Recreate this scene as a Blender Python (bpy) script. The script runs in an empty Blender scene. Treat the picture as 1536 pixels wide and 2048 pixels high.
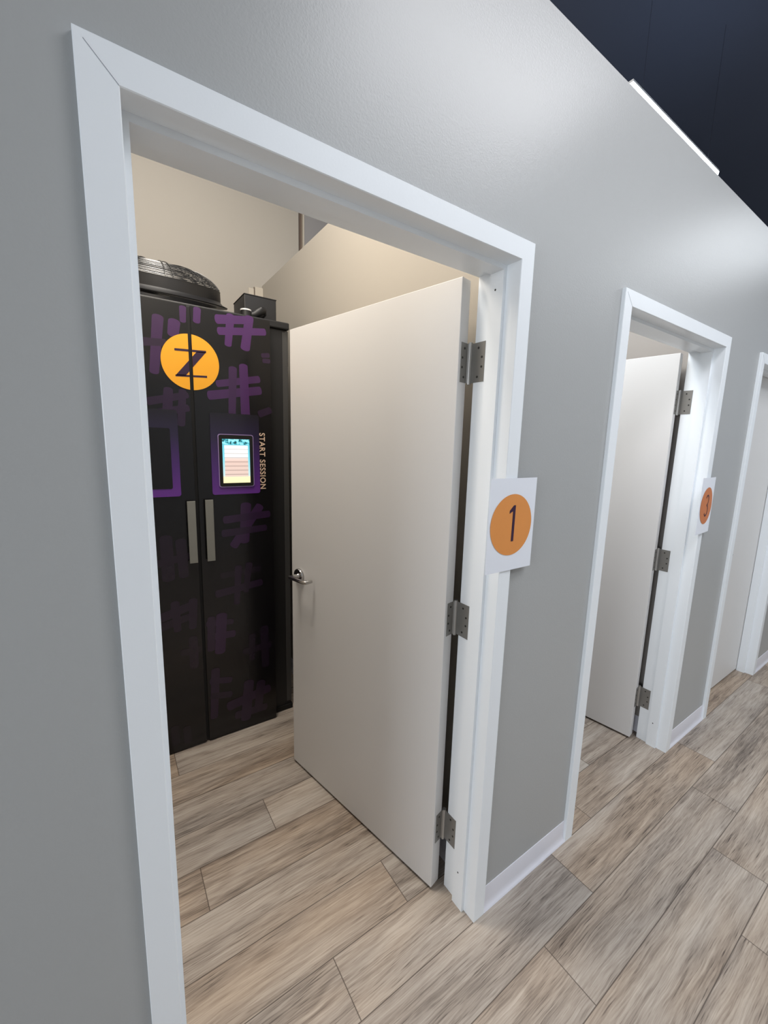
import bpy, bmesh, math, random
from mathutils import Vector, Matrix
random.seed(4)
PI = math.pi
COL = bpy.context.scene.collection
SC = bpy.context.scene

# ------------------------------------------------------------------ materials
def lin(c):
    return tuple(((v/255)/12.92 if v/255 <= .04045 else (((v/255)+.055)/1.055)**2.4) for v in c)

def base_mat(name, rgb, rough=.5, metal=0., spec=.5, bump=0., bscale=80., var=0., vscale=3., coat=0.):
    m = bpy.data.materials.new(name); m.use_nodes = True
    nt = m.node_tree; b = nt.nodes['Principled BSDF']
    col = (*lin(rgb), 1)
    b.inputs['Base Color'].default_value = col
    b.inputs['Roughness'].default_value = rough
    b.inputs['Metallic'].default_value = metal
    b.inputs['Specular IOR Level'].default_value = spec
    b.inputs['Coat Weight'].default_value = coat
    tc = nt.nodes.new('ShaderNodeTexCoord')
    if var:
        n = nt.nodes.new('ShaderNodeTexNoise'); n.inputs['Scale'].default_value = vscale
        n.inputs['Detail'].default_value = 4
        nt.links.new(tc.outputs['Object'], n.inputs['Vector'])
        mr = nt.nodes.new('ShaderNodeMapRange')
        mr.inputs['To Min'].default_value = 1-var; mr.inputs['To Max'].default_value = 1+var
        nt.links.new(n.outputs['Fac'], mr.inputs['Value'])
        mx = nt.nodes.new('ShaderNodeMix'); mx.data_type = 'RGBA'; mx.blend_type = 'MULTIPLY'
        mx.inputs['Factor'].default_value = 1
        mx.inputs['A'].default_value = col
        nt.links.new(mr.outputs['Result'], mx.inputs['B'])
        nt.links.new(mx.outputs['Result'], b.inputs['Base Color'])
    if bump:
        n = nt.nodes.new('ShaderNodeTexNoise'); n.inputs['Scale'].default_value = bscale
        n.inputs['Detail'].default_value = 3
        nt.links.new(tc.outputs['Object'], n.inputs['Vector'])
        bp = nt.nodes.new('ShaderNodeBump'); bp.inputs['Strength'].default_value = bump
        bp.inputs['Distance'].default_value = .002
        nt.links.new(n.outputs['Fac'], bp.inputs['Height'])
        nt.links.new(bp.outputs['Normal'], b.inputs['Normal'])
    return m

def emit_mat(name, rgb, strength):
    m = bpy.data.materials.new(name); m.use_nodes = True
    b = m.node_tree.nodes['Principled BSDF']
    b.inputs['Base Color'].default_value = (*lin(rgb), 1)
    b.inputs['Emission Color'].default_value = (*lin(rgb), 1)
    b.inputs['Emission Strength'].default_value = strength
    return m

class NT:
    """small helper to chain math nodes"""
    def __init__(s, m): s.nt = m.node_tree
    def new(s, t, **k):
        n = s.nt.nodes.new(t)
        for a, v in k.items(): setattr(n, a, v)
        return n
    def put(s, sock, v):
        if isinstance(v, (int, float)): sock.default_value = v
        elif isinstance(v, tuple): sock.default_value = v
        else: s.nt.links.new(v, sock)
    def m(s, op, a, b=None, c=None, clamp=False):
        n = s.new('ShaderNodeMath', operation=op); n.use_clamp = clamp
        s.put(n.inputs[0], a)
        if b is not None: s.put(n.inputs[1], b)
        if c is not None: s.put(n.inputs[2], c)
        return n.outputs[0]
    def xyz(s, x, y, z):
        n = s.new('ShaderNodeCombineXYZ')
        s.put(n.inputs[0], x); s.put(n.inputs[1], y); s.put(n.inputs[2], z); return n.outputs[0]
    def noise(s, vec, scale, detail=4, rough=.55, dist=0.):
        n = s.new('ShaderNodeTexNoise'); s.put(n.inputs['Vector'], vec)
        n.inputs['Scale'].default_value = scale; n.inputs['Detail'].default_value = detail
        n.inputs['Roughness'].default_value = rough; n.inputs['Distortion'].default_value = dist
        return n.outputs['Fac']
    def ramp(s, fac, stops):
        n = s.new('ShaderNodeValToRGB'); s.put(n.inputs['Fac'], fac)
        e = n.color_ramp.elements
        while len(e) < len(stops): e.new(.5)
        for i, (p, c) in enumerate(stops):
            e[i].position = p; e[i].color = (*lin(c), 1)
        return n.outputs['Color']
    def mix(s, fac, a, b, mode='MIX'):
        n = s.new('ShaderNodeMix', data_type='RGBA', blend_type=mode)
        s.put(n.inputs['Factor'], fac); s.put(n.inputs['A'], a); s.put(n.inputs['B'], b)
        return n.outputs['Result']

def floor_material():
    m = bpy.data.materials.new('wood_look_plank'); m.use_nodes = True
    n = NT(m); b = m.node_tree.nodes['Principled BSDF']
    tc = n.new('ShaderNodeTexCoord'); sp = n.new('ShaderNodeSeparateXYZ')
    n.put(sp.inputs[0], tc.outputs['Object'])
    x, y = sp.outputs[0], sp.outputs[1]
    W, Lp, ST = .1777, 1.2068, .3017
    yr = n.m('DIVIDE', n.m('SUBTRACT', y, .0015), W)
    row = n.m('FLOOR', yr); fy = n.m('SUBTRACT', yr, row)
    xr = n.m('DIVIDE', n.m('SUBTRACT', n.m('SUBTRACT', x, .5), n.m('MULTIPLY', row, ST)), Lp)
    pl = n.m('FLOOR', xr); fx = n.m('SUBTRACT', xr, pl)
    wn = n.new('ShaderNodeTexWhiteNoise', noise_dimensions='2D')
    n.put(wn.inputs['Vector'], n.xyz(row, pl, 0.))
    rid = wn.outputs['Value']
    wn2 = n.new('ShaderNodeTexWhiteNoise', noise_dimensions='2D')
    n.put(wn2.inputs['Vector'], n.xyz(n.m('ADD', row, 37.3), pl, 0.))
    rid2 = wn2.outputs['Value']
    # seams
    dy = n.m('MULTIPLY', n.m('MINIMUM', fy, n.m('SUBTRACT', 1., fy)), W)
    dx = n.m('MULTIPLY', n.m('MINIMUM', fx, n.m('SUBTRACT', 1., fx)), Lp)
    d = n.m('MINIMUM', dx, dy)
    seam = n.m('SUBTRACT', 1., n.m('DIVIDE', n.m('SUBTRACT', d, .0006), .0016, clamp=True), clamp=True)
    # grain coordinates
    ox = n.m('MULTIPLY', rid, 37.); oy = n.m('MULTIPLY', rid2, 23.)
    gx = n.m('ADD', x, ox); gy = n.m('ADD', y, oy)
    warp = n.noise(n.xyz(n.m('MULTIPLY', gx, 2.2), n.m('MULTIPLY', gy, 7.), 0.), 1., 3)
    gyw = n.m('ADD', gy, n.m('MULTIPLY', n.m('SUBTRACT', warp, .5), .028))
    fine = n.noise(n.xyz(n.m('MULTIPLY', gx, 8.), n.m('MULTIPLY', gyw, 230.), 0.), 1., 5, .65)
    med = n.noise(n.xyz(n.m('MULTIPLY', gx, 2.4), n.m('MULTIPLY', gyw, 52.), 3.), 1., 4, .6)
    big = n.noise(n.xyz(n.m('MULTIPLY', gx, 1.5), n.m('MULTIPLY', gy, 10.), 7.), 1., 3, .55)
    hue = n.noise(n.xyz(n.m('MULTIPLY', gx, 1.3), n.m('MULTIPLY', gy, 5.), 11.), 1., 2)
    # growth rings (cathedral figure) - a distorted distance field per plank
    rc = n.m('MULTIPLY', n.m('ADD', n.m('MULTIPLY', gyw, 120.), n.m('MULTIPLY', n.noise(n.xyz(n.m('MULTIPLY', gx, 3.), n.m('MULTIPLY', gy, 9.), 5.), 1., 2), 26.)), 1.)
    ring = n.m('ADD', n.m('MULTIPLY', n.m('SINE', rc), .5), .5)
    patch = n.m('MULTIPLY', n.m('SUBTRACT', n.noise(n.xyz(n.m('MULTIPLY', gx, 2.6), n.m('MULTIPLY', gy, 6.), 19.), 1., 2), .5, clamp=True), 3., clamp=True)
    v = n.m('ADD', n.m('MULTIPLY', fine, .55), n.m('MULTIPLY', med, .36))
    v = n.m('ADD', v, n.m('MULTIPLY', big, .52))
    v = n.m('ADD', v, n.m('MULTIPLY', n.m('MULTIPLY', n.m('SUBTRACT', ring, .5), patch), .2))
    v = n.m('ADD', v, n.m('MULTIPLY', n.m('SUBTRACT', rid, .5), .07))
    pore = n.noise(n.xyz(n.m('MULTIPLY', gx, 11.), n.m('MULTIPLY', gyw, 330.), 9.), 1., 2, .5)
    pore = n.m('MULTIPLY', n.m('SUBTRACT', .42, pore, clamp=True), n.m('ADD', .25, n.m('MULTIPLY', n.m('SUBTRACT', .62, big, clamp=True), 3.)))
    v = n.m('SUBTRACT', v, n.m('MULTIPLY', pore, 1.9))
    v = n.m('SUBTRACT', v, .195)
    colr = n.ramp(v, [(.24, FLOOR[0]), (.40, FLOOR[1]), (.52, FLOOR[2]), (.70, FLOOR[3])])
    tint = n.ramp(n.m('ADD', n.m('MULTIPLY', hue, .7), n.m('MULTIPLY', rid2, .3)), [(.32, (255, 245, 234)), (.5, (252, 250, 248)), (.68, (240, 242, 245))])
    colr = n.mix(1., colr, tint, 'MULTIPLY')
    colr = n.mix(n.m('MULTIPLY', seam, .85), colr, (*lin((72, 60, 52)), 1))
    n.put(b.inputs['Base Color'], colr)
    b.inputs['Roughness'].default_value = .5
    b.inputs['Specular IOR Level'].default_value = .35
    h = n.m('SUBTRACT', n.m('MULTIPLY', fine, .35), seam)
    bp = n.new('ShaderNodeBump'); bp.inputs['Strength'].default_value = .25; bp.inputs['Distance'].default_value = .0012
    n.put(bp.inputs['Height'], h); n.put(b.inputs['Normal'], bp.outputs['Normal'])
    return m

def panel_material():
    """purple printed panel that fades to near black towards its top"""
    m = bpy.data.materials.new('purple_fade_print'); m.use_nodes = True
    n = NT(m); b = m.node_tree.nodes['Principled BSDF']
    tc = n.new('ShaderNodeTexCoord'); sp = n.new('ShaderNodeSeparateXYZ'); n.put(sp.inputs[0], tc.outputs['Object'])
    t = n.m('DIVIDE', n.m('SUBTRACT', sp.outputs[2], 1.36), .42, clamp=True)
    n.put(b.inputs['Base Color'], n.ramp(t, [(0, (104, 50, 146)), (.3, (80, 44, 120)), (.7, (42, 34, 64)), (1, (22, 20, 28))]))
    b.inputs['Roughness'].default_value = .3
    return m

def screen_material():
    """lit tablet picture: teal top, pale stacked bands, tan lower half"""
    m = bpy.data.materials.new('tablet_picture'); m.use_nodes = True
    n = NT(m); b = m.node_tree.nodes['Principled BSDF']
    tc = n.new('ShaderNodeTexCoord'); sp = n.new('ShaderNodeSeparateXYZ'); n.put(sp.inputs[0], tc.outputs['Object'])
    x, z = sp.outputs[0], sp.outputs[2]
    t = n.m('DIVIDE', n.m('SUBTRACT', z, 1.425), .223, clamp=True)
    u = n.m('DIVIDE', n.m('SUBTRACT', x, .494-.365), .136, clamp=True)
    nz = n.noise(n.xyz(n.m('MULTIPLY', x, 60.), n.m('MULTIPLY', z, 60.), 0.), 1., 3)
    sky = n.ramp(nz, [(.38, (20, 55, 55)), (.48, (60, 165, 180)), (.6, (150, 225, 232))])
    side = n.ramp(t, [(0, (240, 225, 175)), (.14, (235, 220, 180)), (.16, (190, 215, 215)), (.55, (120, 205, 220)), (1, (90, 180, 195))])
    bands = n.ramp(t, [(0, (245, 230, 180)), (.13, (240, 220, 170)), (.14, (120, 90, 80)), (.155, (214, 190, 178)), (.5, (216, 188, 176)), (.56, (226, 205, 196)), (.6, (250, 248, 245)), (.86, (255, 255, 253)), (.87, (120, 200, 210))])
    # thin dark rules between the bands
    k = n.m('FRACT', n.m('MULTIPLY', t, 10.5)); rule = n.m('LESS_THAN', k, .16)
    mid = n.m('MULTIPLY', n.m('GREATER_THAN', t, .15), n.m('LESS_THAN', t, .86))
    inb = n.m('MULTIPLY', n.m('GREATER_THAN', u, .07), n.m('LESS_THAN', u, .93))
    body = n.mix(n.m('MULTIPLY', rule, .62), bands, (*lin((110, 95, 90)), 1))
    c = n.mix(n.m('MULTIPLY', mid, inb), side, body)
    c = n.mix(n.m('GREATER_THAN', t, .88), c, sky)
    n.put(b.inputs['Emission Color'], c); b.inputs['Emission Strength'].default_value = 1.15
    b.inputs['Base Color'].default_value = (.01, .01, .01, 1); b.inputs['Roughness'].default_value = .2
    return m

FLOOR = [(76, 67, 61), (132, 121, 111), (166, 154, 142), (196, 186, 174)]
M = {
 'wall': base_mat('wall_paint_grey', (174, 176, 176), .36, bump=.16, bscale=260, spec=.5),
 'warm': base_mat('wall_paint_beige', (176, 170, 160), .6, bump=.1, bscale=260),
 'taupe': base_mat('wall_paint_taupe', (160, 154, 148), .6),
 'dim': base_mat('wall_paint_dark_grey', (150, 148, 148), .7),  # darker grey paint of the far back wall
 'ceil': base_mat('ceiling_navy', (78, 86, 106), .8, var=.12, vscale=.8),
 'frame': base_mat('frame_white_enamel', (243, 248, 252), .34, bump=.06, bscale=150),
 'leaf': base_mat('door_paint', (223, 222, 221), .42, bump=.05, bscale=180),
 'steel': base_mat('satin_steel', (146, 144, 140), .42, metal=.55, bump=.05, bscale=300),
 'knuckle': base_mat('bright_steel', (180, 178, 174), .3, metal=.6),
 'screw': base_mat('screw_dark', (62, 60, 58), .5, metal=.6),
 'chrome': base_mat('polished_nickel', (190, 188, 186), .16, metal=1.),
 'mitre': base_mat('mitre_line', (150, 155, 165), .6),  # grey of the joint line between frame members
 'base': base_mat('vinyl_base_white', (228, 228, 236), .3),
 'black': base_mat('gloss_black', (20, 19, 21), .2, spec=.45, var=.1),
 'black2': base_mat('satin_black', (24, 24, 26), .5),
 'plastic': base_mat('black_plastic', (27, 27, 29), .42, bump=.05),
 'gap': base_mat('deep_black', (6, 6, 7), .7),
 'wire': base_mat('wire_black', (58, 58, 58), .3, spec=.8), 'blade': base_mat('blade_black', (20, 20, 22), .5),
 'pull': base_mat('pull_grey_metal', (140, 140, 134), .42, metal=.35),
 'yellow': base_mat('emblem_amber', (240, 168, 36), .32),
 'zed': base_mat('emblem_purple', (44, 20, 52), .35),
 'paper': base_mat('paper_white', (236, 240, 248), .6),
 'orange': base_mat('print_orange', (228, 150, 78), .55, var=.03, vscale=30),
 'orange2': base_mat('print_orange_deep', (206, 124, 74), .55, var=.03, vscale=30),
 'ink': base_mat('print_dark_purple', (52, 24, 56), .5),
 'ink2': base_mat('print_dark_brown', (84, 38, 34), .5),
 'letter': base_mat('lettering_tan', (222, 194, 170), .5),
 'bezel': base_mat('tablet_rim', (160, 138, 190), .3),
 'ring': base_mat('white_ring', (235, 235, 235), .4),
 'brown': base_mat('gap_shade_brown', (112, 98, 88), .7),
 'bead': base_mat('bead_cream', (200, 192, 178), .6),
 'tube': emit_mat('tube_light', (240, 246, 255), 6.),
 'housing': base_mat('lamp_housing', (235, 238, 242), .4),
 'panel': panel_material(), 'screen': screen_material(), 'floor': floor_material(),
}
def purple(br):
    k = 'hash%.2f' % br
    if k not in M:
        a, b_ = (18, 17, 19), (92, 46, 114)
        M[k] = base_mat('brush_purple_%02d' % int(br*100), tuple(a[i]+(b_[i]-a[i])*br for i in range(3)), .24, var=.12, vscale=14)
    return M[k]

# ------------------------------------------------------------------ mesh helpers
def new(name, bm, mats, parent=None, smooth=False, bevel=0., loc=None):
    bmesh.ops.recalc_face_normals(bm, faces=bm.faces[:])
    me = bpy.data.meshes.new(name); bm.to_mesh(me); bm.free()
    for m in (mats if isinstance(mats, (list, tuple)) else [mats]): me.materials.append(m)
    o = bpy.data.objects.new(name, me); COL.objects.link(o)
    if parent: o.parent = parent
    if loc: o.location = loc
    if smooth:
        for p in me.polygons: p.use_smooth = True
        try: me.set_sharp_from_angle(angle=math.radians(35))
        except Exception: pass
    if bevel:
        b = o.modifiers.new('bevel', 'BEVEL'); b.width = bevel; b.segments = 2; b.limit_method = 'ANGLE'
        b.angle_limit = math.radians(40)
    return o

def box(bm, x0, x1, y0, y1, z0, z1, mi=0):
    v = [bm.verts.new((x, y, z)) for x in (x0, x1) for y in (y0, y1) for z in (z0, z1)]
    for f in ((0,1,3,2), (4,6,7,5), (0,4,5,1), (2,3,7,6), (0,2,6,4), (1,5,7,3)):
        bm.faces.new([v[i] for i in f]).material_index = mi
    return v

def B(*a): bm = bmesh.new(); box(bm, *a); return bm

def tube(bm, pts, r, n=10, mi=0, cap=True, closed=False):
    pts = [Vector(p) for p in pts]; rings = []
    N = len(pts); up = None
    for i, p in enumerate(pts):
        if closed: t = pts[(i+1) % N]-pts[i-1]
        else: t = pts[min(i+1, N-1)]-pts[max(i-1, 0)]
        t.normalize()
        if up is None:
            up = Vector((0,0,1)) if abs(t.z) < .9 else Vector((1,0,0))
        a = t.cross(up); a.normalize(); b = a.cross(t); up = b
        rr = r[i] if isinstance(r, (list, tuple)) else r
        rings.append([bm.verts.new(p+rr*(math.cos(2*PI*k/n)*a+math.sin(2*PI*k/n)*b)) for k in range(n)])
    for i in range(N if closed else N-1):
        A_, B_ = rings[i], rings[(i+1) % N]
        for k in range(n): bm.faces.new([A_[k], A_[(k+1) % n], B_[(k+1) % n], B_[k]]).material_index = mi
    if cap and not closed:
        bm.faces.new(rings[0]).material_index = mi; bm.faces.new(rings[-1]).material_index = mi

def lathe(bm, prof, n=48, mi=0, center=(0,0,0)):
    c = Vector(center); rings = []
    for r, z in prof:
        if r < 1e-6: rings.append([bm.verts.new(c+Vector((0,0,z)))])
        else: rings.append([bm.verts.new(c+Vector((r*math.cos(2*PI*k/n), r*math.sin(2*PI*k/n), z))) for k in range(n)])
    for a, b in zip(rings, rings[1:]):
        for k in range(n):
            k2 = (k+1) % n
            if len(a) == 1 and len(b) == 1: continue
            if len(a) == 1: f = [a[0], b[k], b[k2]]
            elif len(b) == 1: f = [a[k], a[k2], b[0]]
            else: f = [a[k], a[k2], b[k2], b[k]]
            bm.faces.new(f).material_index = mi

def plate(bm, poly, y0, y1, mi=0):
    """flat plate: polygon of (x, z) given thickness from y0 (front) to y1"""
    a = [bm.verts.new((x, y0, z)) for x, z in poly]; b = [bm.verts.new((x, y1, z)) for x, z in poly]
    bm.faces.new(a).material_index = mi; bm.faces.new(b[::-1]).material_index = mi
    for i in range(len(poly)):
        j = (i+1) % len(poly); bm.faces.new([a[i], a[j], b[j], b[i]]).material_index = mi

def stroke(p, q, w, n=6):
    """capsule outline (x, z) with brushy uneven width"""
    p, q = Vector(p), Vector(q); t = (q-p).normalized(); s = Vector((-t.y, t.x)); out = []
    for i in range(n+1):
        a = PI/2+PI*i/n; out.append(p+w/2*(math.cos(a)*t*.5+math.sin(a)*s))
    k = random.uniform(.8, 1.1)
    for i in range(n+1):
        a = -PI/2+PI*i/n; out.append(q+k*w/2*(math.cos(a)*t*.5+math.sin(a)*s))
    return [(v.x, v.y) for v in out]

def tag(o, label, cat=None, kind=None, group=None):
    o['label'] = label
    if cat: o['category'] = cat
    if kind: o['kind'] = kind
    if group: o['group'] = group
    return o

def empty(name, loc, rz=0.):
    o = bpy.data.objects.new(name, None); COL.objects.link(o); o.location = loc
    o.rotation_euler = (0, 0, rz); o.empty_display_size = .1; return o

def copy_tree(o, parent=None):
    c = o.copy(); COL.objects.link(c)
    if parent: c.parent = parent
    for ch in [x for x in o.children]: copy_tree(ch, c)
    return c

# ------------------------------------------------------------------ dimensions (metres; wall face of frames at y = 0)
C_, WI, H = .0522, .9015, 2.1854       # frame face, clear opening, frame height
D1, D2, D3, SO = .048, .096, .152, .0125
X2, X3 = 1.4996, 2.9756                # left edge of the second and third frame
WO = WI+2*C_
WY0, WY1, WZ = .0135, .1385, 2.7503    # partition wall faces and height

# ------------------------------------------------------------------ shell
fl = new('floor', B(-4, 10, -3.2, 4.6, -.05, 0.), M['floor'])
tag(fl, 'grey brown wood look plank floor with staggered joints', 'floor', 'structure')
ce = new('ceiling', B(-4, 10, -3.2, 4.6, 4.3, 4.4), M['ceil'])
tag(ce, 'dark navy open ceiling high above the grey wall', 'ceiling', 'structure')

bm = bmesh.new()
e = .012
xs = [-4.]
for x in (0, X2, X3): xs += [x+e, x+WO-e]
xs.append(10.)
for i in range(0, len(xs), 2): box(bm, xs[i], xs[i+1], WY0, WY1, 0, WZ)
for i in range(1, len(xs)-1, 2): box(bm, xs[i], xs[i+1], WY0, WY1, H-e, WZ)
wf = new('wall_front', bm, M['wall'])
tag(wf, 'light grey eggshell painted wall holding the row of white door frames', 'wall', 'structure')

PX = 1.028                             # partition face right of the first door
def partition(name, x, label, m='warm'):
    bm = bmesh.new(); box(bm, x, x+.115, WY1, 2.37, 0, WZ)
    return tag(new(name, bm, M[m]), label, 'wall', 'structure')
partition('wall_right', PX, 'beige dividing wall rising behind the opened first door')
partition('wall_left', PX-1.475, 'beige dividing wall left of the black booth room')
partition('wall_divider', PX+1.485, 'taupe dividing wall behind the opened second door', 'taupe')
partition('wall_far_divider', PX+2.965, 'dividing wall beyond the closed third door')
bm = bmesh.new(); box(bm, -4, 1.312, 2.37, 2.49, 0, 4.3)
tag(new('wall_back', bm, M['warm']), 'tall beige back wall above the black booth', 'wall', 'structure')
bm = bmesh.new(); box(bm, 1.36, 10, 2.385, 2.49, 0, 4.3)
tag(new('wall_back_far', bm, M['dim']), 'darker grey back wall seen over the dividing wall', 'wall', 'structure')
bm = bmesh.new(); box(bm, 1.312, 1.35, 2.40, 2.49, 0, 4.3); box(bm, 1.35, 1.36, 2.376, 2.49, 0, 4.3, 1)  # brown colour stands in for the shade inside the narrow gap
tag(new('trim_7', bm, [M['brown'], M['bead']]), 'narrow channel painted brown for its shade, with pale bead on the back wall', 'trim', 'structure')
bm = bmesh.new(); box(bm, .972, PX, 2.350, 2.37, 0, WZ-.02); box(bm, .930, .967, 2.364, 2.37, 0, WZ-.03); box(bm, .9665, .9695, 2.360, 2.37, 0, WZ-.02, 1)
tag(new('trim_8', bm, [M['bead'], M['brown']]), 'pale corner strips where dividing wall meets back wall', 'trim', 'structure')
bm = bmesh.new(); box(bm, -4, 10, -3.2, -3.08, 0, 4.3)
tag(new('wall_opposite', bm, M['wall']), 'grey wall on the other side of the corridor', 'wall', 'structure')

# cove baseboards: profile (distance out from wall, height)
COVE = [(0, 0), (.0135, 0), (.0130, .0035), (.0085, .0085), (.0048, .018), (.0032, .032), (.003, .090), (.0018, .0945), (0, .0945)]
def baseboard(name, a, b, nrm, label):
    bm = bmesh.new(); a, b, nrm = Vector((*a, 0)), Vector((*b, 0)), Vector((*nrm, 0))
    r = [[bm.verts.new(p+nrm*d+Vector((0, 0, h))) for d, h in COVE] for p in (a, b)]
    n = len(COVE)
    for i in range(n): bm.faces.new([r[0][i], r[0][(i+1) % n], r[1][(i+1) % n], r[1][i]])
    bm.faces.new(r[0]); bm.faces.new(r[1])
    o = new(name, bm, M['base'], smooth=True); return tag(o, label, 'baseboard', 'structure')
F = (0, -1)
baseboard('baseboard_left', (-4, WY0), (0, WY0), F, 'white cove baseboard left of the first doorway')
baseboard('baseboard_front', (WO, WY0), (X2, WY0), F, 'white cove baseboard between the first and second doorways')
baseboard('baseboard_middle', (X2+WO, WY0), (X3, WY0), F, 'white cove baseboard between the second and third doorways')
baseboard('baseboard_far', (X3+WO, WY0), (10, WY0), F, 'white cove baseboard beyond the third doorway')
baseboard('baseboard_right', (PX, D3), (PX, 2.37), (-1, 0), 'white cove baseboard along the dividing wall behind the first door')
baseboard('baseboard_divider', (PX+1.485, D3), (PX+1.485, 2.37), (-1, 0), 'white cove baseboard along the dividing wall behind the second door')
baseboard('baseboard_back', (PX-1.36, 2.37), (.92, 2.37), F, 'white cove baseboard behind the black booth')

# ------------------------------------------------------------------ steel door frames
PROF = [(C_, WY0+.001), (C_, .0015), (C_-.0015, 0), (.0015, 0), (0, .0015), (0, D1), (-SO, D1), (-SO, D2), (0, D2), (0, D3), (C_, D3), (C_, WY1-.001)]
def frame(name, x, label):
    bm = bmesh.new(); n = len(PROF)
    def ring(f): return [bm.verts.new(f(u, v)) for u, v in PROF]
    L0 = lambda u, v: (x+C_-u, v, 0.); L1 = lambda u, v: (x+C_-u, v, H-C_+u)
    R1 = lambda u, v: (x+C_+WI+u, v, H-C_+u); R0 = lambda u, v: (x+C_+WI+u, v, 0.)
    # separate members so that the mitre reads as a fine line
    for s, t in ((L0, L1), (L1, R1), (R1, R0)):
        a, b = ring(s), ring(t)
        for i in range(n): bm.faces.new([a[i], a[(i+1) % n], b[(i+1) % n], b[i]])
        bm.faces.new(a); bm.faces.new(b)
    o = tag(new(name, bm, M['frame']), label, 'door frame', 'structure')
    # hairline at the two mitres, on the face
    for sx in (0,):
        m = bmesh.new()
        x0 = x if sx == 0 else x+WO; d = 1 if sx == 0 else -1
        w = .0006
        p = [(x0+d*.012, H-.012+w), (x0+d*(C_-.001), H-C_+.001+w), (x0+d*(C_-.001), H-C_+.001-w), (x0+d*.012, H-.012-w)]
        plate(m, p, -.0003, .001)
        new('mitre_joint', m, M['mitre'], o)
    return o
T1 = frame('trim_1', 0, 'white steel door frame around the nearest doorway, sheet 1 taped to it')
T2 = frame('trim_2', X2, 'white steel door frame around the second doorway, sheet 3 taped to it')
T3 = frame('trim_3', X3, 'white steel door frame around the closed third doorway at the photo edge')
def hole(par, x, z, r=.0028, y=.075):
    m = bmesh.new(); tube(m, [(x+.0004, y, z), (x-.0006, y, z)], r, 10); new('screw_hole', m, M['screw'], par)
hole(T1, C_+WI-SO, 2.075)
for T, x in ((T1, 0), (T2, X2)):
    hole(T, x+C_+WI-SO, .14, .003)

# ------------------------------------------------------------------ doors
LW, LT, LB, LTOP = .893, .0445, .012, 2.127
HZ = (1.890, 1.0645, .2545)
def make_door(name, corner, ang, label):
    root = empty(name, (*corner, 0.), ang); tag(root, label, 'door', 'structure')
    new('door_slab', B(0, LW, -LT, 0, LB, LTOP), M['leaf'], root, bevel=.0018)
    hx, hz = LW-.066, 1.022
    h = bmesh.new()
    m = bmesh.new()
    lathe(m, [(0, 0), (.0325, 0), (.0338, .002), (.0338, .010), (.0315, .0135), (.0125, .0135), (.0105, .02), (.0105, .042), (.0, .042)], 40)
    bmesh.ops.rotate(m, verts=m.verts, matrix=Matrix.Rotation(-PI/2, 3, 'X'))
    bmesh.ops.translate(m, verts=m.verts, vec=(hx, 0, hz))
    hd = new('lever_handle', m, M['chrome'], root, smooth=True)
    m = bmesh.new()
    pts = [(hx+.011, .049, hz), (hx-.02, .050, hz), (hx-.07, .050, hz), (hx-.096, .049, hz), (hx-.107, .043, hz), (hx-.109, .030, hz), (hx-.109, .014, hz)]
    tube(m, pts, [.0095, .0098, .0092, .0088, .0085, .008, .0075], 14)
    new('lever', m, M['chrome'], hd, smooth=True)
    m = bmesh.new(); box(m, LW-.0004, LW+.0012, -.035, -.0095, hz-.028, hz+.028)
    new('latch_plate', m, M['steel'], root)
    return root

def add_hinges(root, corner, ang, fx):
    """fx: x of the frame opening side; all in world space, then brought into the door's space"""
    inv = (Matrix.Translation((*corner, 0)) @ Matrix.Rotation(ang, 4, 'Z')).inverted()
    u = Vector((math.cos(ang), math.sin(ang), 0)); nb = Vector((math.sin(ang), -math.cos(ang), 0))
    cb = Vector((*corner, 0))+nb*LT                        # back corner of the hinge edge
    piv = Vector(((cb.x+fx)/2+.003, max(cb.y, D3+.012)-.003, 0))
    for z in HZ:
        z0, z1 = z-.058, z+.058
        def tf(m): bmesh.ops.transform(m, matrix=inv, verts=m.verts); return m
        m = bmesh.new()
        tube(m, [(piv.x, piv.y, z0-.004), (piv.x, piv.y, z1+.004)], .0068, 16)
        hg = new('hinge', tf(m), M['knuckle'], root, smooth=True)
        m = bmesh.new()                                    # leaf on the door edge
        for f0, f1 in ((.004, LT+.001),):
            a, b = Vector((*corner, 0))+nb*.011-u*.0012, cb-u*.0012
            q = [a, b, Vector((piv.x-.004, piv.y-.004, 0)), Vector((piv.x-.004, piv.y-.0015, 0)), b+u*.0022, a+u*.0022]
            lo = [m.verts.new((p.x, p.y, z0)) for p in q]; hi = [m.verts.new((p.x, p.y, z1)) for p in q]
            m.faces.new(lo); m.faces.new(hi)
            for i in range(6): m.faces.new([lo[i], lo[(i+1) % 6], hi[(i+1) % 6], hi[i]])
        new('hinge_leaf', tf(m), M['steel'], hg)
        m = bmesh.new(); box(m, fx-.0014, fx+.001, .110, D3+.002, z0, z1)
        q = [(fx-.0014, D3), (fx+.0012, D3), (piv.x+.0055, piv.y+.001), (piv.x+.0025, piv.y-.003)]
        lo = [m.verts.new((*p, z0)) for p in q]; hi = [m.verts.new((*p, z1)) for p in q]
        m.faces.new(lo); m.faces.new(hi)
        for i in range(4): m.faces.new([lo[i], lo[(i+1) % 4], hi[(i+1) % 4], hi[i]])
        new('hinge_leaf', tf(m), M['steel'], hg)
        for dz, k in ((.042, .6), (.014, .22), (-.014, .22), (-.042, .6)):
            m = bmesh.new(); y = .112+.04*k
            tube(m, [(fx-.0021, y, z+dz), (fx-.001, y, z+dz)], .0036, 10)
            new('screw', tf(m), M['screw'], hg)
            m = bmesh.new(); p = Vector((*corner, 0))+nb*(.013+.026*k)
            tube(m, [p-u*.0019+Vector((0, 0, z+dz)), p-u*.001+Vector((0, 0, z+dz))], .0036, 10)
            new('screw', tf(m), M['screw'], hg)

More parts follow.
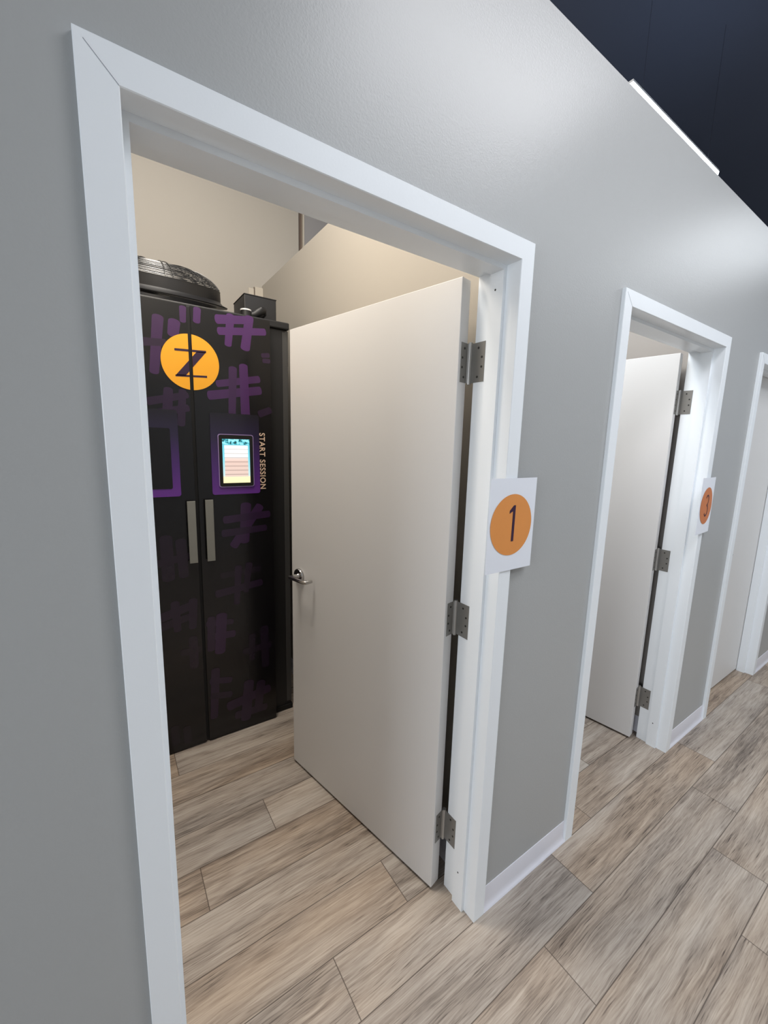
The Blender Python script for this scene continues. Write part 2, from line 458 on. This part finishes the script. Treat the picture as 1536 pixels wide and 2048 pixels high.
A1 = math.radians(102.07)
D_1 = make_door('door_1', (.8975, .1625), A1, 'off white flush door opened inward beside the black booth')
add_hinges(D_1, (.8975, .1625), A1, C_+WI)
A2 = math.radians(98.0)
D_2 = make_door('door_2', (X2+.8985, .1645), A2, 'off white flush door opened inward in the second doorway')
add_hinges(D_2, (X2+.8985, .1645), A2, X2+C_+WI)
D_3 = make_door('door_3', (X3+C_+WI-.004, .0985), PI, 'closed off white flush door in the third doorway at the photo edge')

# ------------------------------------------------------------------ number sheets taped to the frames
def disc(cx, cz, r, n=64): return [(cx+r*math.cos(2*PI*k/n), cz+r*math.sin(2*PI*k/n)) for k in range(n)]
def ribbon(bm, pts, w, y0, y1):
    pts = [Vector(p) for p in pts]; Lf, Rt = [], []
    for i, p in enumerate(pts):
        t = (pts[min(i+1, len(pts)-1)]-pts[max(i-1, 0)]).normalized(); s = Vector((-t.y, t.x))*w/2
        Lf.append(p+s); Rt.append(p-s)
    for i in range(len(pts)-1): plate(bm, [tuple(Lf[i]), tuple(Lf[i+1]), tuple(Rt[i+1]), tuple(Rt[i])], y0, y1)

def sheet(cx, cz, w, h, rz, numeral, om, im, label, dcx, dcz, dr):
    root = empty('number_sign', (cx, -.0035, cz), rz); tag(root, label, 'sign', group='number sheets taped to door frames')
    bm = bmesh.new(); N = 10
    g = [[bm.verts.new((-w/2+w*i/N, -.0025*math.sin(PI*i/N)*(.3+.7*j/N), -h/2+h*j/N)) for j in range(N+1)] for i in range(N+1)]
    for i in range(N):
        for j in range(N): bm.faces.new([g[i][j], g[i+1][j], g[i+1][j+1], g[i][j+1]])
    bm2 = bm; r_ = bmesh.ops.extrude_face_region(bm2, geom=bm2.faces[:])
    for v in [q for q in r_['geom'] if isinstance(q, bmesh.types.BMVert)]: v.co.y += .0004
    p = new('paper', bm2, M['paper'], root)
    def curve(bm):
        for v in bm.verts:
            i = (v.co.x+w/2)/w; j = (v.co.z+h/2)/h
            v.co.y += -.0025*math.sin(PI*min(max(i, 0), 1))*(.3+.7*j)
    def grid_disc(r, cxx, czz, off):
        bm = bmesh.new(); c = bm.verts.new((cxx, off, czz)); prev = [c]
        n = 64
        for k in range(1, 7):
            ring = [bm.verts.new((cxx+r*k/6*math.cos(2*PI*q/n), off, czz+r*k/6*math.sin(2*PI*q/n))) for q in range(n)]
            for q in range(n):
                q2 = (q+1) % n
                bm.faces.new([c, ring[q], ring[q2]] if k == 1 else [prev[q], ring[q], ring[q2], prev[q2]])
            prev = ring
        curve(bm); return bm
    new('orange_disc', grid_disc(dr, dcx, dcz, -.0009), om, root)
    bm = bmesh.new()
    if numeral == 1:
        for pl in ([(.0025, .059), (.011, .059), (.011, -.05), (.0005, -.05), (.0005, .043), (.0025, .043)], [(.0025, .059), (.0025, .043), (-.0145, .035), (-.0145, .0435)]):
            plate(bm, [(dcx+a, dcz+b) for a, b in pl], -.0016, -.0011)
    else:
        pts = []
        R1_, R2_ = .0245, .0265
        for k in range(13):
            a = math.radians(150-k*(240/12)); pts.append((dcx+R1_*math.cos(a)*.9, dcz+.0275+R1_*math.sin(a)))
        up = pts
        lo = []
        for k in range(13):
            a = math.radians(90-k*(240/12)); lo.append((dcx+R2_*math.cos(a)*.95, dcz-.0235+R2_*math.sin(a)))
        ribbon(bm, up, .0085, -.0016, -.0011); ribbon(bm, lo, .0085, -.0016, -.0011)
    curve(bm)
    new('numeral', bm, im, root)
    for dz in (h/2-.012,):
        pass
    return root
sheet(.991, 1.411, .207, .2795, 0., 1, M['orange'], M['ink'], 'white paper sheet with orange disc and numeral 1 on nearest door frame', -.003, .0005, .0925)
rz3 = math.atan2(.016, .205)
sheet(2.455, 1.382, .212, .2795, rz3, 3, M['orange2'], M['ink2'], 'white paper sheet with orange disc and numeral 3 on second door frame', 0., .0, .092)
bpy.data.objects['number_sign.001'].location.y = -.0125

# ------------------------------------------------------------------ black tanning booth
booth = empty('tanning_booth', (.365, 1.8, 0)); tag(booth, 'tall black stand-up booth with purple hash print and round Z emblem in the first room', 'booth')
OFF = Vector((-.365, -1.8, 0))
def bnew(name, bm, mats, parent=None, **k):
    bmesh.ops.translate(bm, verts=bm.verts, vec=OFF); return new(name, bm, mats, parent or booth, **k)
bm = bmesh.new()
box(bm, -.13, .865, 1.468, 2.24, .012, 2.236)
bnew('cabinet_body', bm, M['black2'], bevel=.003)
bm = bmesh.new(); box(bm, -.145, .872, 1.450, 2.26, 2.236, 2.272)
bnew('lid', bm, M['black2'], bevel=.006)
bm = bmesh.new(); box(bm, -.12, .872, 1.458, 2.25, 0, .03)
bnew('plinth', bm, M['gap'])
bm = bmesh.new(); box(bm, .838, .868, 1.4665, 1.50, .05, 2.225); box(bm, .852, .8695, 1.466, 1.475, 2.05, 2.232, 0)
bnew('corner_post', bm, base_mat('dark_grey_metal', (74, 74, 74), .4, metal=.3), bevel=.002)
GX0, GX1 = .3595, .3755
DZ0, DZ1 = .010, 2.253
YF, YB = 1.415, 1.447
strokes = [((.493,2.216),(.648,2.238),.043,1),((.5,2.163),(.724,2.195),.036,1),((.557,2.243),(.541,2.105),.04,1),((.648,2.25),(.624,2.1),.043,1),((.485,1.915),(.688,1.957),.033,.8),((.445,1.856),(.693,1.901),.043,.8),((.56,1.996),(.55,1.776),.04,.7),((.612,2.014),(.617,1.745),.043,.9),((.344,2.24),(.342,2.179),.03,.8),((.406,2.245),(.401,2.188),.033,.9),((.24,2.179),(.213,1.939),.047,.7),((.306,2.171),(.298,2.114),.051,.8),((.177,2.065),(.263,2.073),.036,.4),((.182,1.807),(.345,1.848),.036,.4),((.179,1.75),(.345,1.788),.036,.4),((.266,1.867),(.254,1.728),.04,.45),((.326,1.867),(.313,1.709),.033,.4),((.709,2.078),(.743,2.083),.022,.5),((.715,2.053),(.746,2.054),.022,.5),((.69,1.782),(.745,1.805),.036,.4),((.606,1.305),(.593,1.109),.055,.6),((.679,1.293),(.537,1.09),.046,.6),((.496,1.232),(.728,1.248),.04,.5),((.486,1.161),(.709,1.173),.04,.4),((.444,.838),(.678,.865),.042,.35),((.47,.934),(.671,.945),.033,.2),((.557,.97),(.543,.768),.037,.35),((.614,.979),(.593,.827),.037,.3),((.395,.607),(.522,.598),.04,.5),((.39,.684),(.516,.669),.034,.4),((.462,.716),(.447,.511),.056,.55),((.41,.711),(.402,.534),.04,.4),((.689,.593),(.693,.359),.047,.25),((.575,.476),(.722,.482),.037,.25),((.62,.564),(.616,.419),.037,.25),((.396,.355),(.497,.331),.037,.4),((.42,.413),(.403,.137),.045,.4),((.396,.265),(.494,.245),.037,.3),((.484,.174),(.708,.21),.056,.4),((.523,.104),(.688,.1),.047,.35),((.595,.285),(.572,.066),.056,.4),((.664,.263),(.643,.097),.051,.35),((.219,1.165),(.221,.958),.056,.25),((.284,1.143),(.29,.963),.051,.25),((.18,1.041),(.335,1.065),.037,.25),((.178,.762),(.335,.807),.047,.3),((.182,.714),(.335,.75),.042,.25),((.242,.828),(.248,.682),.042,.3),((.326,.828),(.319,.681),.042,.3),((.263,.554),(.345,.553),.037,.2),((.317,.623),(.317,.462),.042,.25),((.208,.153),(.211,.055),.037,.15),((.265,.13),(.268,.045),.037,.15),
 # the part of the left door that the door frame hides from the corridor
 ((.02,2.2),(.01,1.98),.045,.7),((.09,2.19),(.07,1.97),.045,.7),((-.05,2.12),(.15,2.14),.038,.6),((-.05,2.05),(.13,2.07),.038,.6),((.0,1.2),(.02,.98),.05,.3),((.08,1.2),(.09,.98),.05,.3),((-.06,1.06),(.14,1.09),.04,.3),((.0,.6),(.02,.38),.05,.25),((.08,.6),(.09,.38),.05,.25),((-.06,.52),(.14,.5),.04,.25)]
def booth_door(x0, x1, side):
    bm = B(x0, x1, YF, YB, DZ0, DZ1); mats = [M['black']]
    for i, (p, q, w, br) in enumerate([t for t in strokes if (t[0][0] > .368) == bool(side)]):
        mt = purple(br*.8)
        if mt not in mats: mats.append(mt)
        f = bm.faces.new([bm.verts.new((x, YF-.0003-.00003*i, z)) for x, z in stroke(p, q, w)])
        f.material_index = mats.index(mt)
    return bnew('booth_door', bm, mats)
ld = booth_door(-.03, GX0, 0); rd = booth_door(GX1, .752, 1)
bnew('door_gap', B(GX0, GX1, YF+.012, YB, DZ0, DZ1-.004), M['gap'])
for door, side in ((ld, 0), (rd, 1)):
    # purple panel with tablet
    x0, x1 = ((.055, .297) if side == 0 else (.441, .683))
    def rrect(x0, x1, z0, z1, r, n=5):
        out = []
        for cx, cz, a0 in ((x1-r, z1-r, 0), (x0+r, z1-r, 90), (x0+r, z0+r, 180), (x1-r, z0+r, 270)):
            for k in range(n+1):
                a = math.radians(a0+90*k/n); out.append((cx+r*math.cos(a), cz+r*math.sin(a)))
        return out
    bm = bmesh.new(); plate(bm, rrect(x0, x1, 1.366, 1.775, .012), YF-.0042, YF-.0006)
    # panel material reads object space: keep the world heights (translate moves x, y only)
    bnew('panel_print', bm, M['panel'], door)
    bm = bmesh.new()
    if side:
        plate(bm, rrect(.474, .651, 1.404, 1.672, .012), YF-.009, YF-.004, 0)
        plate(bm, rrect(.4775, .6475, 1.4075, 1.6685, .010), YF-.0098, YF-.009, 1)
        box(bm, .494, .630, YF-.0112, YF-.0105, 1.425, 1.648, 2)
        for v in bm.verts: pass
        me = bnew('touch_screen', bm, [M['bezel'], M['gap'], M['screen']], door)
    else:
        plate(bm, rrect(.094, .262, 1.404, 1.690, .008), YF-.0055, YF-.0042, 0)
        bnew('dark_screen', bm, M['black'], door)
    # pull handle: flat plate on two short posts
    hx0, hx1 = ((.3165, .3545) if side == 0 else (.3995, .4375))
    zt = 1.342 if side == 0 else 1.345
    bm = bmesh.new()
    box(bm, hx0, hx1, YF-.028, YF-.020, 1.029, zt, 0)
    for z in (1.06, zt-.03):
        box(bm, (hx0+hx1)/2-.008, (hx0+hx1)/2+.008, YF-.020, YF, z-.008, z+.008, 1)
    ph = bnew('pull_handle', bm, [M['pull'], M['gap']], door, bevel=.0015)
    tag(ph, 'grey metal plate handle')
    # half of the round emblem
    cx, cz, r = .368, 2.000, .1265
    edge = GX0 if side == 0 else GX1
    pts = [(x, z) for x, z in disc(cx, cz, r, 96) if (x < edge-.001 if side == 0 else x > edge+.001)]
    dz = math.sqrt(r*r-(edge-cx)**2)
    pts.sort(key=lambda p: math.atan2(p[1]-cz, (p[0]-cx)*(-1 if side == 0 else 1)))
    pts = [(edge, cz-dz)]+pts+[(edge, cz+dz)]
    bm = bmesh.new(); plate(bm, pts, YF-.0034, YF-.0006, 0)
    # the letter Z, clipped at the gap
    def clip(poly):
        out = []
        ins = (lambda p: p[0] <= edge) if side == 0 else (lambda p: p[0] >= edge)
        for i in range(len(poly)):
            p, q = poly[i], poly[(i+1) % len(poly)]
            if ins(p): out.append(p)
            if ins(p) != ins(q):
                t = (edge-p[0])/(q[0]-p[0]); out.append((edge, p[1]+t*(q[1]-p[1])))
        return out
    for poly in ([(.300, 2.054), (.437, 2.061), (.437, 2.051), (.300, 2.044)], [(.299, 1.937), (.437, 1.946), (.437, 1.937), (.299, 1.929)],
                 [(.396, 2.052), (.437, 2.055), (.342, 1.936), (.299, 1.933)]):
        c = clip(poly)
        if len(c) > 2: plate(bm, c, YF-.0042, YF-.0034, 1)
    em = bnew('emblem', bm, [M['yellow'], M['zed']], door)
    tag(em, 'amber half disc with part of a dark letter Z')
# lettering START SESSION, reading downward
fc = bpy.data.curves.new('lettering', 'FONT'); fc.body = 'START SESSION'; fc.size = .036; fc.extrude = .0004
fc.space_character = 1.12; fc.offset = .0006
to = bpy.data.objects.new('lettering_tmp', fc); COL.objects.link(to)
bpy.context.view_layer.update()
tm = bpy.data.meshes.new_from_object(to.evaluated_get(bpy.context.evaluated_depsgraph_get()))
bpy.data.objects.remove(to)
bm = bmesh.new(); bm.from_mesh(tm); bpy.data.meshes.remove(tm)
xmx = max(v.co.x for v in bm.verts); ymx = max(v.co.y for v in bm.verts)
kx, ky = .298/xmx, .029/ymx
for v in bm.verts:
    lx, ly, lz = v.co
    v.co = Vector((.686+ly*ky, YF-.0008-lz, 1.6855-lx*kx))
bnew('lettering', bm, M['letter'], rd)

# ------------------------------------------------------------------ drum fan lying tilted on the booth
FR = .32
fan = empty('drum_fan', (.272, 1.79, 2.372)); fan.rotation_euler = (math.radians(13), 0, 0)
tag(fan, 'large black drum fan with wire guard lying on top of the booth', 'fan')
bm = bmesh.new()
lathe(bm, [(FR-.02, 0), (FR+.034, 0), (FR+.036, .004), (FR+.012, .012), (FR, .024), (FR-.004, .075), (FR-.008, .075), (FR-.006, .03), (FR-.02, .006), (FR-.02, 0)], 72)
new('drum_housing', bm, M['plastic'], fan, smooth=True)
bm = bmesh.new()
lathe(bm, [(0, .012), (.07, .012), (.075, .02), (.075, .06), (.06, .085), (0, .088)], 32)
mo = new('motor', bm, M['plastic'], fan, smooth=True)
for k in range(3):
    bm = bmesh.new(); a0 = 2*PI*k/3; n = 8; g = []
    for i in range(n+1):
        r = .07+(FR-.09)*i/n; row = []
        for s in (-1, 1):
            a = a0+s*(.42-.1*i/n); row.append(bm.verts.new((r*math.cos(a), r*math.sin(a), .04+s*.016)))
        g.append(row)
    for i in range(n): bm.faces.new([g[i][0], g[i+1][0], g[i+1][1], g[i][1]])
    b = new('fan_blade', bm, M['blade'], fan); b.modifiers.new('t', 'SOLIDIFY').thickness = .002
bm = bmesh.new()
def dome(r):   # height of the guard at radius r
    t = r/(FR-.004)
    return .075+.072*(1-t**5.5)
for k in range(20):
    r = .035+(FR-.004-.035)*(1-(1-k/19)**1.35)
    tube(bm, [(r*math.cos(2*PI*i/64), r*math.sin(2*PI*i/64), dome(r)) for i in range(64)], .0015, 5, closed=True)
for k in range(9):                                      # concentric hoops on the steep side of the guard
    z = .080+.064*k/9
    t = max(0., 1-(z-.075)/.072)**(1/5.5); r = (FR-.004)*t
    tube(bm, [(r*math.cos(2*PI*i/64), r*math.sin(2*PI*i/64), z) for i in range(64)], .0014, 5, closed=True)
for k in range(12):                                     # paired radial ribs
    for d in (-.016, .016):
        a = 2*PI*k/12+d/.3+.1
        rr = [.03+(FR-.004-.03)*i/22 for i in range(23)]
        rr += [FR-.003]
        tube(bm, [(r*math.cos(a), r*math.sin(a), dome(min(r, FR-.004))+.005) for r in rr], .0022, 6)
new('wire_guard', bm, M['wire'], fan, smooth=True)
bm = bmesh.new()                                        # foot that props up the rear of the fan
box(bm, -.05, .05, .26, .30, -.158, .004)
new('foot', bm, M['plastic'], fan, bevel=.004)

# ------------------------------------------------------------------ black box and hose lump on the booth lid
cb = empty('control_box', (.752, 1.66, 2.272)); tag(cb, 'small black box standing on the booth lid beside the drum fan', 'box')
bm = bmesh.new(); box(bm, -.086, .086, -.105, .105, 0, .134)
new('case', bm, M['plastic'], cb, bevel=.003)
bm = bmesh.new(); box(bm, -.088, .088, -.107, .107, .132, .137)
new('cover', bm, M['black2'], cb, bevel=.0015)
hs = empty('hose', (.69, 1.50, 2.272)); tag(hs, 'short black hose with a white ring before the small black box on the booth lid', 'hose')
bm = bmesh.new()
tube(bm, [(-.012, .004, .014), (.012, .002, .022), (.030, .002, .036), (.046, .004, .050), (.060, .012, .054), (.066, .026, .044), (.052, .034, .026), (.03, .036, .018)], [.014, .018, .021, .021, .019, .018, .018, .016], 14)
new('hose_body', bm, M['black2'], hs, smooth=True)
bm = bmesh.new(); lathe(bm, [(0, 0), (.026, 0), (.026, .031), (0, .031)], 32, center=(-.036, -.008, 0))
new('hose_plug', bm, M['black2'], hs, smooth=True)
bm = bmesh.new(); lathe(bm, [(.0255, .029), (.0275, .029), (.0275, .0355), (.0, .037)], 32, center=(-.036, -.008, 0))
new('hose_collar', bm, M['ring'], hs, smooth=True)

# ------------------------------------------------------------------ strip lights hanging under the dark ceiling
def strip(loc, label):
    r = empty('strip_light', loc); tag(r, label, 'light')
    bm = bmesh.new()
    poly = [(-.024, .035), (.024, .035), (.022, .047), (-.022, .047)]
    a = [bm.verts.new((-.59, y, z)) for y, z in poly]; b = [bm.verts.new((.59, y, z)) for y, z in poly]
    bm.faces.new(a); bm.faces.new(b)
    for i in range(4): bm.faces.new([a[i], a[(i+1) % 4], b[(i+1) % 4], b[i]])
    new('housing', bm, M['housing'], r)
    bm = bmesh.new(); n = 12; rows = []
    for x in (-.588, .588): rows.append([bm.verts.new((x, .0225*math.cos(PI+PI*k/n), .035+.03*math.sin(PI+PI*k/n))) for k in range(n+1)])
    for k in range(n): bm.faces.new([rows[0][k], rows[0][k+1], rows[1][k+1], rows[1][k]])
    bm.faces.new(rows[0]); bm.faces.new(rows[1])
    new('diffuser', bm, M['tube'], r, smooth=True)
    for x in (-.45, .45):
        bm = bmesh.new(); tube(bm, [(x, 0, .05), (x, 0, 4.3-loc[2])], .0007, 6); new('hanging_wire', bm, M['gap'], r)
    return r
strip((2.963, .56, 3.476), 'white glowing linear strip light above the top edge of the grey wall')

# ------------------------------------------------------------------ lamps and added fill lights
def area(name, loc, rot, sx, sy, power, col):
    l = bpy.data.lights.new(name, 'AREA'); l.shape = 'RECTANGLE'; l.size = sx; l.size_y = sy
    l.energy = power; l.color = col
    o = bpy.data.objects.new(name, l); COL.objects.link(o); o.location = loc; o.rotation_euler = rot; return o
COOL = (.90, .95, 1.0); WARM = (1.0, .88, .72); NEUT = (1., .97, .94)
area('corridor_lamp', (1.65, -1.0, 3.55), (0, 0, 0), 1.5, .55, 26, (.97, .965, 1.))
area('corridor_lamp_far', (5.2, -1.0, 3.6), (0, 0, 0), 1.6, .7, 20, COOL)
area('corridor_fill_wide', (3.0, -2.1, 3.9), (math.radians(-25), 0, 0), 4.0, 1.4, 84, COOL)  # added soft fill for wall and doors, not a real fitting
area('corridor_end_fill', (-5., -1.5, 1.9), (PI/2, 0, -PI/2), 2.4, 2.0, 95, COOL)  # unseen source, added to light jambs and door leaves from the left
area('room_fill_high', (.25, .75, 3.95), (0, 0, 0), .9, .5, 42, (1., .93, .84))  # added fill that lifts the floor and lower door in the first room
area('room_fill_second', (1.72, .55, 2.75), (0, math.radians(-20), 0), .6, .4, 10, COOL)  # added fill to brighten the second door leaf, no fitting known there
area('strip_glow_fill', (2.963, .56, 3.56), (PI, 0, 0), 1.1, .04, 1.2, (.6, .76, 1.))  # added upward light for the bluish ceiling glow around the strip
def point(name, loc, r, power, col):
    l = bpy.data.lights.new(name, 'POINT'); l.shadow_soft_size = r; l.energy = power; l.color = col
    o = bpy.data.objects.new(name, l); COL.objects.link(o); o.location = loc; return o
point('room_lamp_first', (.25, .75, 2.78), .2, 22, (1., .89, .75))
w = bpy.data.worlds.new('ambient'); SC.world = w; w.use_nodes = True
bg = w.node_tree.nodes['Background']; bg.inputs[0].default_value = (.72, .8, .95, 1); bg.inputs[1].default_value = .4

# ------------------------------------------------------------------ camera
cam = bpy.data.cameras.new('camera'); co = bpy.data.objects.new('camera', cam); COL.objects.link(co)
cam.sensor_fit = 'VERTICAL'; cam.sensor_height = 36.; cam.sensor_width = 27.
cam.lens = 819.909/2048*36.
cam.clip_start = .02
R = Matrix(((.82795129, .06790914, -.55667316), (-.56019974, .14606785, -.81537748), (.02594047, .986941, .15897975)))
co.matrix_world = Matrix.Translation((-.002865, -.781435, 1.633563)) @ R.to_4x4()
SC.camera = co
SC.view_settings.view_transform = 'Standard'; SC.view_settings.look = 'None'
SC.view_settings.exposure = .24; SC.view_settings.gamma = 1.
SC.cycles.max_bounces = 10
